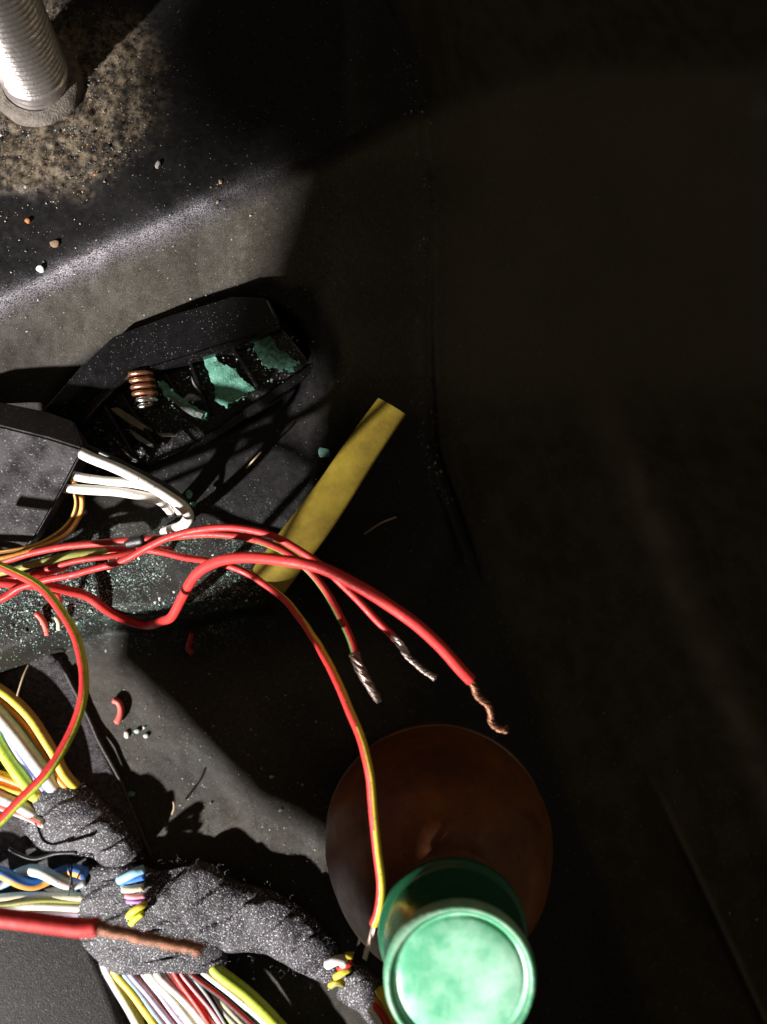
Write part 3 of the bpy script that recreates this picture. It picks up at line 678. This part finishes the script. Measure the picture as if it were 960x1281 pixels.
# little pieces of wire showing in the gaps of the wrapping: parts of the harness
GAP = [('exposed_wire', [(150, 1101, .0160), (160, 1096, .0181), (170, 1091, .0189), (181, 1087, .0174)], 5.6, BLU, 'pale blue wire in the gap'),
       ('exposed_wire', [(154, 1107, .0145), (166, 1102, .0167), (182, 1096, .0167)], 5.0, DBL, 'dark blue wire in the gap'),
       ('exposed_wire', [(155, 1112, .0174), (164, 1112, .0189), (180, 1109, .0181)], 4.6, CRM, 'cream wire in the gap'),
       ('exposed_wire', [(158, 1121, .0167), (168, 1122, .0185), (182, 1120, .0178)], 3.4, PNK, 'pink wire in the gap'),
       ('exposed_wire', [(160, 1128, .0167), (170, 1128, .0185), (182, 1127, .0178)], 3.0, VIO, 'violet wire in the gap'),
       ('exposed_wire', [(161, 1146, .0163), (166, 1140, .0189), (176, 1134, .0192), (182, 1130, .0178)], 4.6, YEL, 'yellow wire in the gap'),
       ('exposed_wire', [(164, 1156, .0160), (170, 1149, .0185), (180, 1141, .0185)], 4.0, [YGR, YEL], 'second yellow wire in the gap'),
       ('exposed_wire', [(430, 1201, .0102), (434, 1196, .0117), (440, 1196, .0106)], 4.2, YEL, 'yellow wire beside the end wrap'),
       ('exposed_wire', [(424, 1212, .0099), (432, 1208, .0117), (440, 1203, .0109)], 3.8, RED, 'red wire beside the end wrap'),
       ('exposed_wire', [(420, 1222, .0099), (428, 1216, .0120), (438, 1210, .0109)], 4.4, YEL, 'lower yellow wire beside the end wrap'),
       ('exposed_wire', [(414, 1232, .0091), (422, 1228, .0113), (430, 1230, .0099)], 4.2, [YEL, OLV], 'lowest yellow wire beside the end wrap'),
       ('exposed_wire', [(410, 1207, .0106), (418, 1203, .0127), (428, 1200, .0120), (430, 1206, .0109)], 6.0, WHT, 'white scrap beside the end wrap')]
for nm, pts, r, mm, lb in GAP:
    o, _, _ = wire(lb, pts, r, mm, sec=(60, 40) if isinstance(mm, list) else None, parent=hw, name=nm, jit=.0005, sides=10, step=.0012)
    o['label'] = lb

# wires leaving the wrap on the left: twisted blue pair and cream wires
LG = 'wires entering the wrapping from the left edge'
def twisted(ph, m, lab, sec=None, nm='wire'):
    pts = []
    for i in range(15):
        x = -70 + i * 12.6; a_ = x / 100 * 2 * math.pi + ph
        pts.append((x, 1098 + 8.5 * math.sin(a_) - 0.01 * x, .0105 + .0032 * math.cos(a_)))
    wire(lab, pts, 7.6, m, sec=sec, group=LG, name=nm, jit=.0002, sides=14, step=.0014)
twisted(2.2, [BLU, WHT], 'light blue strand of the twisted pair at the left edge', (90, 40), 'light_blue_wire')
twisted(2.2 + math.pi, [DBL, ORA], 'blue and orange strand of the twisted pair at the left edge', (60, 36), 'blue_wire')
wire('cream wire directly below the twisted blue pair', [(-60, 1126, .008), (0, 1124, .008), (50, 1121, .008), (108, 1121, .007)], 5.6, CRM, group=LG, name='cream_wire', step=.002)
wire('thin olive wire squeezed between the two cream ones', [(-60, 1134, .010), (0, 1131, .010), (50, 1126, .010), (108, 1128, .007)], 3.0, OLV, group=LG, name='olive_wire', step=.002)
wire('lower cream wire, nearest the blurred red one', [(-60, 1142, .007), (0, 1138, .007), (50, 1133, .008), (108, 1134, .007)], 6.2, [CRM, WHT], sec=(90, 50), group=LG, name='cream_wire', step=.002)
wire('pale lilac wire lowest of those under the twisted blue pair', [(-60, 1152, .005), (0, 1148, .005), (50, 1143, .005), (108, 1144, .005)], 4.6, LIL, group=LG, name='lilac_wire', step=.002)
for k, (x0, y0, x1, y1) in enumerate(((84, 1078, 92, 1116), (90, 1080, 86, 1120))):
    wire(['thin black binding thread over the twisted pair', 'second black binding thread, crossing the first over the twisted pair'][k], [(x0, y0, .010), ((x0 + x1) / 2 + 1, (y0 + y1) / 2, .0195), (x1, y1, .010)], 1.1, BLK, name='thread', cat='thread', jit=0)

# ------------------------------------------------------------------ fan of wires at the bottom
FG = 'wires fanning out of the wrapping at the bottom'
fan = [  # top x, bottom x (at y=1310), radius, material, z, name, label
 (137, 190, 6.0, [GRY, WHT], .0033, 'grey_wire', 'grey shiny tube leftmost at the bottom, beside the plastic cover', (90, 22)),
 (148, 213, 6.0, YEL, .0077, 'yellow_wire', 'bright yellow wire second from left in the bottom fan', None),
 (158, 229, 4.2, [BLU, DBL], .0077, 'blue_wire', 'light blue wire next to the bright yellow one in the bottom fan', (30, 40)),
 (164, 240, 3.6, [LRED, LIL], .0094, 'red_wire', 'thin red and lilac wire twisted over the blue ones in the bottom fan', (80, 60)),
 (172, 246, 4.4, [BLU, LIL], .0077, 'blue_wire', 'second light blue wire, right of the thin red and lilac one', (90, 30)),
 (180, 256, 3.8, [LIL, PNK], .0083, 'lilac_wire', 'pale lilac and pink wire in the bottom fan', (30, 40)),
 (190, 268, 6.4, WHT, .0088, 'white_wire', 'widest white wire of the bottom fan, beside the lilac one', None),
 (200, 282, 6.2, [WHT, CRM], .0094, 'white_wire', 'white wire with cream side, second white in the bottom fan', (60, 20)),
 (211, 294, 5.4, [WHT, PNK], .0088, 'white_wire', 'white wire with a faint pink line in the bottom fan', (110, 12)),
 (219, 282, 3.2, [RED, LRED], .0107, 'red_wire', 'thin red wire crossing over the white ones in the bottom fan', (90, 30)),
 (228, 296, 2.8, [LRED, PNK], .0107, 'red_wire', 'second thin coral wire crossing the white ones in the bottom fan', (90, 30)),
 (222, 310, 5.4, [CRM, WHT], .0083, 'cream_wire', 'cream wire right of the thin red crossing wires', (90, 50)),
 (233, 322, 5.0, [WHT, YGR], .0088, 'white_wire', 'white wire with pale green line in the bottom fan', (60, 16)),
 (240, 300, 2.8, [BLK, GRY], .0105, 'black_wire', 'thin black wire lying across the pale ones in the bottom fan', (90, 20)),
 (243, 336, 4.6, [CRM, CRM], .0083, 'cream_wire', 'second cream wire, under the dark red one', None),
 (240, 352, 3.6, [BLK, RED2], .0110, 'black_wire', 'black and dark red wire slanting across the bottom fan', (110, 30)),
 (252, 350, 4.2, [CRM, GRY], .0094, 'cream_wire', 'cream and grey wire below the light blue one', (60, 30)),
 (252, 370, 5.0, [BLU, WHT], .0099, 'light_blue_wire', 'light blue wire beside the yellow-green one on the right of the fan', (90, 45)),
 (262, 360, 3.0, [GRN, BLU], .0083, 'green_wire', 'thin green and blue wire hugging the yellow-green one', (40, 60)),
 (270, 372, 7.0, [YGR, YEL], .0099, 'yellow_green_wire', 'thick yellow-green wire at the right side of the bottom fan', (60, 30)),
]
for k, (x0, x1, r, mm, z, nm, lab, sec) in enumerate(fan):
    y0 = 1212 if k < 16 else 1206
    bow = 5 * math.sin(k * 2.1)
    pts = [(x0 - 6, y0 - 10, .007), (x0, y0 + 6, z), (x0 + (x1 - x0) * .35 + bow * .4, y0 + 36, z + .001), (x0 + (x1 - x0) * .68 + bow * .6, y0 + 68, z + .001), (x1, 1312, z), (x1 + 22, 1350, z), (x1 + 40, 1390, z)]
    wire(lab, pts, r * 1.2, mm, sec=sec, group=FG, name=nm, jit=.0005, sides=12, step=.0016)
# wires peeping out beside the bottle cap
CG = 'wires leaving the end of the wrapping beside the green cap'
for lab, nm, mm, pts, r in (('yellow wire leaving the harness end beside the green cap', 'yellow_wire', YEL, [(474, 1236, .009), (484, 1252, .012), (494, 1272, .014), (506, 1300, .014), (520, 1340, .012)], 6.5),
                         ('orange wire under the yellow one beside the green cap', 'orange_wire', ORA, [(470, 1248, .008), (480, 1262, .010), (490, 1282, .012), (500, 1310, .012), (512, 1345, .010)], 4.5),
                         ('white wire leaving the harness end beside the green cap', 'white_wire', WHT, [(464, 1262, .008), (472, 1272, .011), (480, 1288, .012), (490, 1315, .012), (500, 1350, .010)], 5.5),
                         ('red wire beside the white one at the green cap', 'red_wire', RED, [(468, 1256, .009), (478, 1270, .0125), (488, 1290, .0135), (498, 1315, .013), (510, 1350, .011)], 4.2)):
    wire(lab, pts, r, mm, group=CG, name=nm, jit=.0003, sides=12, step=.0016)

# ------------------------------------------------------------------ amber bottle with green cap
BC = Vector((0.0222, -0.1350, 0))
AMB = mat('amber_plastic', (0.17, 0.055, 0.010), rough=.45, spec=.3, var=1., vscale=38, c2=(.07, .02, .006), bump=.3, bscale=300, rvar=.15, fleck=.10, fleckc=(.03, .02, .012), fscale=900, sub=.12)
bo = thing('amber_bottle', 'round amber brown bottle standing behind the hanging red and yellow wire', 'bottle', tuple(BC))
def lathe(name, prof, m, parent, sd=96, dent=0.0, ribs=None):
    V = []; Fc = []
    for i, (r, z) in enumerate(prof):
        for k in range(sd):
            th = 2 * math.pi * k / sd
            rr = r
            if dent: rr += dent * noise.noise(Vector((math.cos(th) * 2, math.sin(th) * 2, z * 40)))
            if ribs and ribs[1] <= z <= ribs[2]: rr += ribs[0] * (0.5 + .5 * math.cos(th * ribs[3]))
            V.append(Vector((BC.x + math.cos(th) * rr, BC.y + math.sin(th) * rr, z)))
    for i in range(len(prof) - 1):
        for k in range(sd):
            k2 = (k + 1) % sd; Fc.append((i * sd + k, i * sd + k2, (i + 1) * sd + k2, (i + 1) * sd + k))
    if prof[-1][0] < .0006: pass
    me_ = mesh(V, Fc); bm = bmesh.new(); bm.from_mesh(me_); bmesh.ops.remove_doubles(bm, verts=bm.verts, dist=1e-6)
    bmesh.ops.recalc_face_normals(bm, faces=bm.faces); bm.to_mesh(me_); bm.free()
    o = put(name, me_, m); kid(o, parent); return o
prof = [(.030, -.012), (.0330, -.010), (.0350, 0.0), (.0420, .030), (.0458, .050)]
for i in range(1, 15):
    a_ = i / 14 * math.pi / 2
    prof.append((.0175 + (.0458 - .0175) * math.cos(a_) ** 1.15, .050 + .062 * math.sin(a_)))
prof += [(.0170, .118), (.0170, .130)]
lathe('body', prof, AMB, bo, dent=.0010)
V = []
lathe('shoulder_rim', [(.0455, .0478), (.0460, .0480), (.0464, .0486), (.0464, .0492), (.0461, .0498), (.0456, .0500)], mat('rim_amber', (.10, .045, .02), rough=.35, var=.5, vscale=300), bo)
GC = mat('green_cap_plastic', (0.008, 0.075, 0.035), rough=.22, spec=.5, var=.5, vscale=120, c2=(.010, .09, .04), bump=.08, bscale=700, rvar=.1)
GCT = mat('dusty_green_top', (0.10, 0.40, 0.22), rough=.38, spec=.45, var=1., vscale=55, c2=(.42, .72, .54), bump=.15, bscale=350, rvar=.12)
GRM = mat('worn_green_rim', (0.045, 0.27, 0.13), rough=.42, var=1., vscale=90, c2=(.24, .42, .28), bump=.3, bscale=700)
cp = thing('bottle_cap', 'round green screw cap with dusty raised-rim top on the amber bottle', 'cap', (BC.x, BC.y, .122), )
lathe('skirt', [(.0225, .128), (.0236, .1285), (.0240, .1295), (.0240, .1315), (.0236, .1325), (.0226, .1332), (.0221, .1350), (.0219, .1480), (.0219, .1545)], GC, cp)
lathe('rim', [(.0219, .1540), (.0222, .1555), (.0221, .1572), (.0216, .1584), (.0209, .1589), (.0202, .1586), (.0197, .1577), (.0194, .1570)], GRM, cp, sd=128)
lathe('top', [(.0195, .1580), (.0188, .1574), (.0184, .1572), (.0180, .1576), (.0172, .1580), (.0120, .1583), (.0060, .1585), (.0001, .1586)], GCT, cp, sd=128)

# ------------------------------------------------------------------ countable scraps
def chip(name, label, cat, x, y, r, mm, th=.0012, seed=1, group=None, el=1.3, rot=0, z=None):
    r *= .74
    rr = random.Random(seed); z = (z if z is not None else hz(x, y) + .0012)
    n = 9; pts = []
    for k in range(n):
        a_ = 2 * math.pi * k / n; q = r * rr.uniform(.75, 1.15)
        dx, dy = q * math.cos(a_) * el, q * math.sin(a_)
        pts.append((x + dx * math.cos(rot) - dy * math.sin(rot), y + dx * math.sin(rot) + dy * math.cos(rot), z))
    o = slab(name, pts, th, mm, .0003, segs=2)
    return tag(o, label, cat, group)
WCH = mat('white_chip', (.80, .80, .82), rough=.4, var=.4, vscale=800)
chip('white_chip', 'small bright white chip on the dark panel below the stud', 'chip', 50, 336, 6, WCH, .0018, 1)
chip('pale_chip', 'tiny pale oval chip on the dark panel right of the stud', 'chip', 197, 205, 4.5, mat('pale_grit', (.36, .34, .32), rough=.6), .0014, 2, rot=1.9)
chip('orange_chip', 'orange crumb in the dirt below the steel stud', 'chip', 40, 168, 5, mat('orange_crumb', (.55, .18, .09), rough=.7), .0016, 3)
chip('orange_chip', 'small orange crumb alone on the dark panel at the left', 'chip', 34, 276, 4, mat('rust_crumb', (.48, .17, .05), rough=.7), .0014, 4)
chip('tan_crumb', 'small tan dirt crumb above the white chip', 'crumb', 68, 304, 6, mat('tan_dirt', (.22, .15, .09), rough=.9), .0012, 5)
GG = 'flakes of green paint'
chip('green_flake', 'larger pale green flake beside the curled white wire', 'flake', 236, 618, 6, GRNP, .0012, 6, GG, 1.3, 1.2, z=.050)
chip('green_flake', 'smaller pale green flake, just below the larger one by the white wire', 'flake', 241, 631, 5, GRNP, .0012, 7, GG, z=.050)
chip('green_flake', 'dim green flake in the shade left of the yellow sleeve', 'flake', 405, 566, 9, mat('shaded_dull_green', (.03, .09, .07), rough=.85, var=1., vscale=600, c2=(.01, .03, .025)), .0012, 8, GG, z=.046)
chip('green_flake', 'green flake at the edge of the harness shadow', 'flake', 164, 994, 5, GRNP, .0012, 9, GG)
chip('pale_flake', 'bright pale flake, leftmost of three below the curled red scrap', 'flake', 158, 920, 4.5, mat('pale_flake', (.6, .6, .5), rough=.6), .0012, 10, 'three flakes below the red scrap', 1.4, 1.3)
chip('pale_flake', 'middle grey-green flake of three below the curled red scrap', 'flake', 171, 915, 4, mat('greygreen_flake', (.35, .45, .42), rough=.6), .0012, 11, 'three flakes below the red scrap')
chip('pale_flake', 'grey-green flake, rightmost of three below the curled red scrap', 'flake', 182, 921, 4, mat('greygreen_flake2', (.38, .46, .46), rough=.6), .0012, 12, 'three flakes below the red scrap')
SCG = 'cut scraps of red insulation'
PK = ins('scrap_red', (.75, .13, .10))
wire('curled red insulation scrap right of the felt pad', [(142, 876, .0018), (149, 879, .0018), (152, 888, .0018), (150, 898, .0018), (146, 904, .0018)], 4.0, PK, group=SCG, name='red_scrap', cat='scrap')
wire('short red scrap on the grit at the left', [(45, 767, .045), (52, 774, .044), (57, 784, .042), (59, 793, .040)], 3.8, PK, group=SCG, name='red_scrap', cat='scrap')
wire('red scrap standing beneath the looping wire', [(71, 742, .050), (74, 750, .049), (75, 758, .048)], 3.6, PK, group=SCG, name='red_scrap', cat='scrap')
wire('tan scrap just below the red scrap by the loop', [(70, 772, .046), (74, 780, .045), (74, 788, .044)], 2.8, CRM, group=SCG, name='tan_scrap', cat='scrap')
wire('dark red scrap lying in the deep shade under the shelf', [(240, 792, .004), (238, 803, .004), (236, 812, .004), (242, 818, .004)], 3.0, RED2, group=SCG, name='red_scrap', cat='scrap')
HR = mat('fine_straw', (.30, .22, .13), rough=.5)
for lab, pts in (('fine brown straw on the felt pad', [(22, 870, .014), (30, 846, .016), (37, 830, .015)]),
                 ('fine straw leaning on the tray edge', [(309, 584, .05), (318, 574, .053), (327, 564, .052)]),
                 ('fine pale straw in the shade right of the yellow sleeve', [(455, 668, .018), (475, 655, .02), (495, 647, .016)]),
                 ('orange straw sticking up at the harness shadow', [(216, 1018, .004), (218, 1010, .008), (217, 1002, .010)])):
    wire(lab, pts, 1.2, HR, name='straw', cat='straw', sides=6)

# ------------------------------------------------------------------ grit, uncounted
def scatter(name, label, n, samp, mats, rmin, rmax, seed, weights=None, lift=.0003):
    rr = random.Random(seed); V = []; Fc = []; I = []
    for _ in range(n):
        x, y = samp(rr); z = hz(x, y) + lift
        c0 = P(x, y, z); r = rr.uniform(rmin, rmax) * (1 + 1.5 * (rr.random() < .06))
        o = len(V); ax = rr.uniform(0, 6.28); st = rr.choice((1, 1, 1, 1.5)); fl = rr.uniform(.3, .8)
        for (a_, b_, c_) in ((1, 0, 0), (-.7, .8, 0), (-.6, -.9, .1), (.1, .1, 1), (.4, .9, .3)):
            a2 = a_ * st + rr.uniform(-.3, .3); b2 = b_ + rr.uniform(-.3, .3)
            V.append(c0 + Vector((a2 * math.cos(ax) - b2 * math.sin(ax), a2 * math.sin(ax) + b2 * math.cos(ax), c_ * fl)) * r)
        mi = rr.choices(range(len(mats)), weights)[0]
        for f in ((0, 1, 2), (0, 4, 3), (4, 1, 3), (1, 2, 3), (2, 0, 3), (0, 1, 4)):
            Fc.append(tuple(q + o for q in f)); I.append(mi)
    ob = put(name, mesh(V, Fc, I), mats, smooth=False)
    return tag(ob, label, None, None, 'stuff')
g_a = mat('grit_green', (.22, .42, .34), rough=.7); g_b = mat('grit_pale', (.55, .60, .56), rough=.5); g_c = mat('grit_dark', (.03, .035, .033), rough=.6); g_d = mat('grit_grey', (.20, .21, .20), rough=.6)
g_e = mat('grit_tan', (.42, .32, .20), rough=.8); g_t = mat('grit_brown', (.20, .15, .10), rough=.8); g_f = mat('grit_rust', (.40, .16, .06), rough=.8)
def s_shelf(r):
    while True:
        x = r.uniform(-30, 370); y = r.uniform(650, 812)
        yb = np.interp(x, BX, BY)
        if y > yb + 6: continue
        d_ = math.exp(-((y - 735) / 50) ** 2) * (1.0 if x < 260 else max(0, 1 - (x - 260) / 110))
        if x < 230 and y < 690: d_ *= .25
        if r.random() < d_: return x, y
scatter('shelf_grit', 'green and pale grit scattered on the shelf under the red wires', 5200, s_shelf, [g_a, g_b, g_c, g_d], .00010, .00030, 1, (5, 1.6, 3, 3))
def s_pad(r):
    while True:
        x = r.uniform(-30, 200); y = r.uniform(740, 850)
        if y < np.interp(x, BX, BY) + 60 and r.random() < (1 if x < 90 else .35): return x, y
scatter('left_grit', 'pale grit gathered beside the felt pad at the left edge', 700, s_pad, [g_a, g_b, g_c], .00012, .00036, 5, (4, 2, 3))
def s_low(r):
    while True:
        x = r.uniform(100, 560); y = r.uniform(840, 1290)
        if r.random() < .30 + .7 * math.exp(-((y - (860 + (x - 150) * .75)) / 45) ** 2): return x, y
scatter('floor_grit', 'sparse pale crumbs on the grey floor around the harness', 620, s_low, [g_b, g_e, g_d, g_a, g_f], .00012, .00034, 2, (2, 3, 4, 1, .6))
def s_stud(r):
    while True:
        a_ = r.uniform(0, 6.28); q = r.uniform(44, 122); x = 66 + q * math.cos(a_) * 1.05; y = 118 + q * math.sin(a_)
        if y > 105 or r.random() < .4: return x, y
scatter('stud_dirt', 'tan and brown dirt crumbs around the steel stud', 1300, s_stud, [g_t, g_c, g_d, g_f, g_b], .00010, .00038, 3, (6, 4, 4, .8, .15), lift=.0014)
scatter('panel_grit', 'few tiny crumbs on the dark upper panel', 160, lambda r: (r.uniform(-20, 330), r.uniform(200, 420)), [g_d, g_e, g_b], .00015, .0004, 4, (5, 3, 1))
def s_seam(r):
    y = r.uniform(60, 640); return float(np.interp(y, SEAM_Y, SEAM_X)) + r.gauss(-6, 9), y
scatter('seam_dust', 'faint dust caught along the dark vertical seam', 260, s_seam, [g_d, g_b, g_e], .00010, .00034, 14, (5, 1, 1))
scatter('side_dust', 'sparse dust specks on the dark side panel', 420, lambda r: (r.uniform(380, 960), r.uniform(0, 1281)), [g_d, g_e], .00010, .00022, 15, (3, 1))
def s_tray(r):
    x = r.uniform(120, 390); return x, 0
def tray_grit():
    rr = random.Random(8); V = []; Fc = []; I = []
    for _ in range(520):
        f = rr.random(); g = rr.random()
        x = 120 + f * 255; y0 = 500 - f * 85; y = y0 + g * (95 - 40 * f)
        c0 = P(x, y, .0435 - .004 * g); r = rr.uniform(.00015, .00045); o = len(V)
        for v in ((1, 0, 0), (-.7, .8, 0), (-.6, -.9, .1), (0, 0, .8)):
            V.append(c0 + Vector([q * r * rr.uniform(.7, 1.6) for q in v]))
        mi = rr.choice((0, 1, 1, 2))
        for t_ in ((0, 1, 3), (1, 2, 3), (2, 0, 3)): Fc.append(tuple(q + o for q in t_)); I.append(mi)
    ob = put('tray_grit', mesh(V, Fc, I), [g_a, g_d, g_b], smooth=False); tag(ob, 'fine specks lying in the black tray', kind='stuff')
tray_grit()
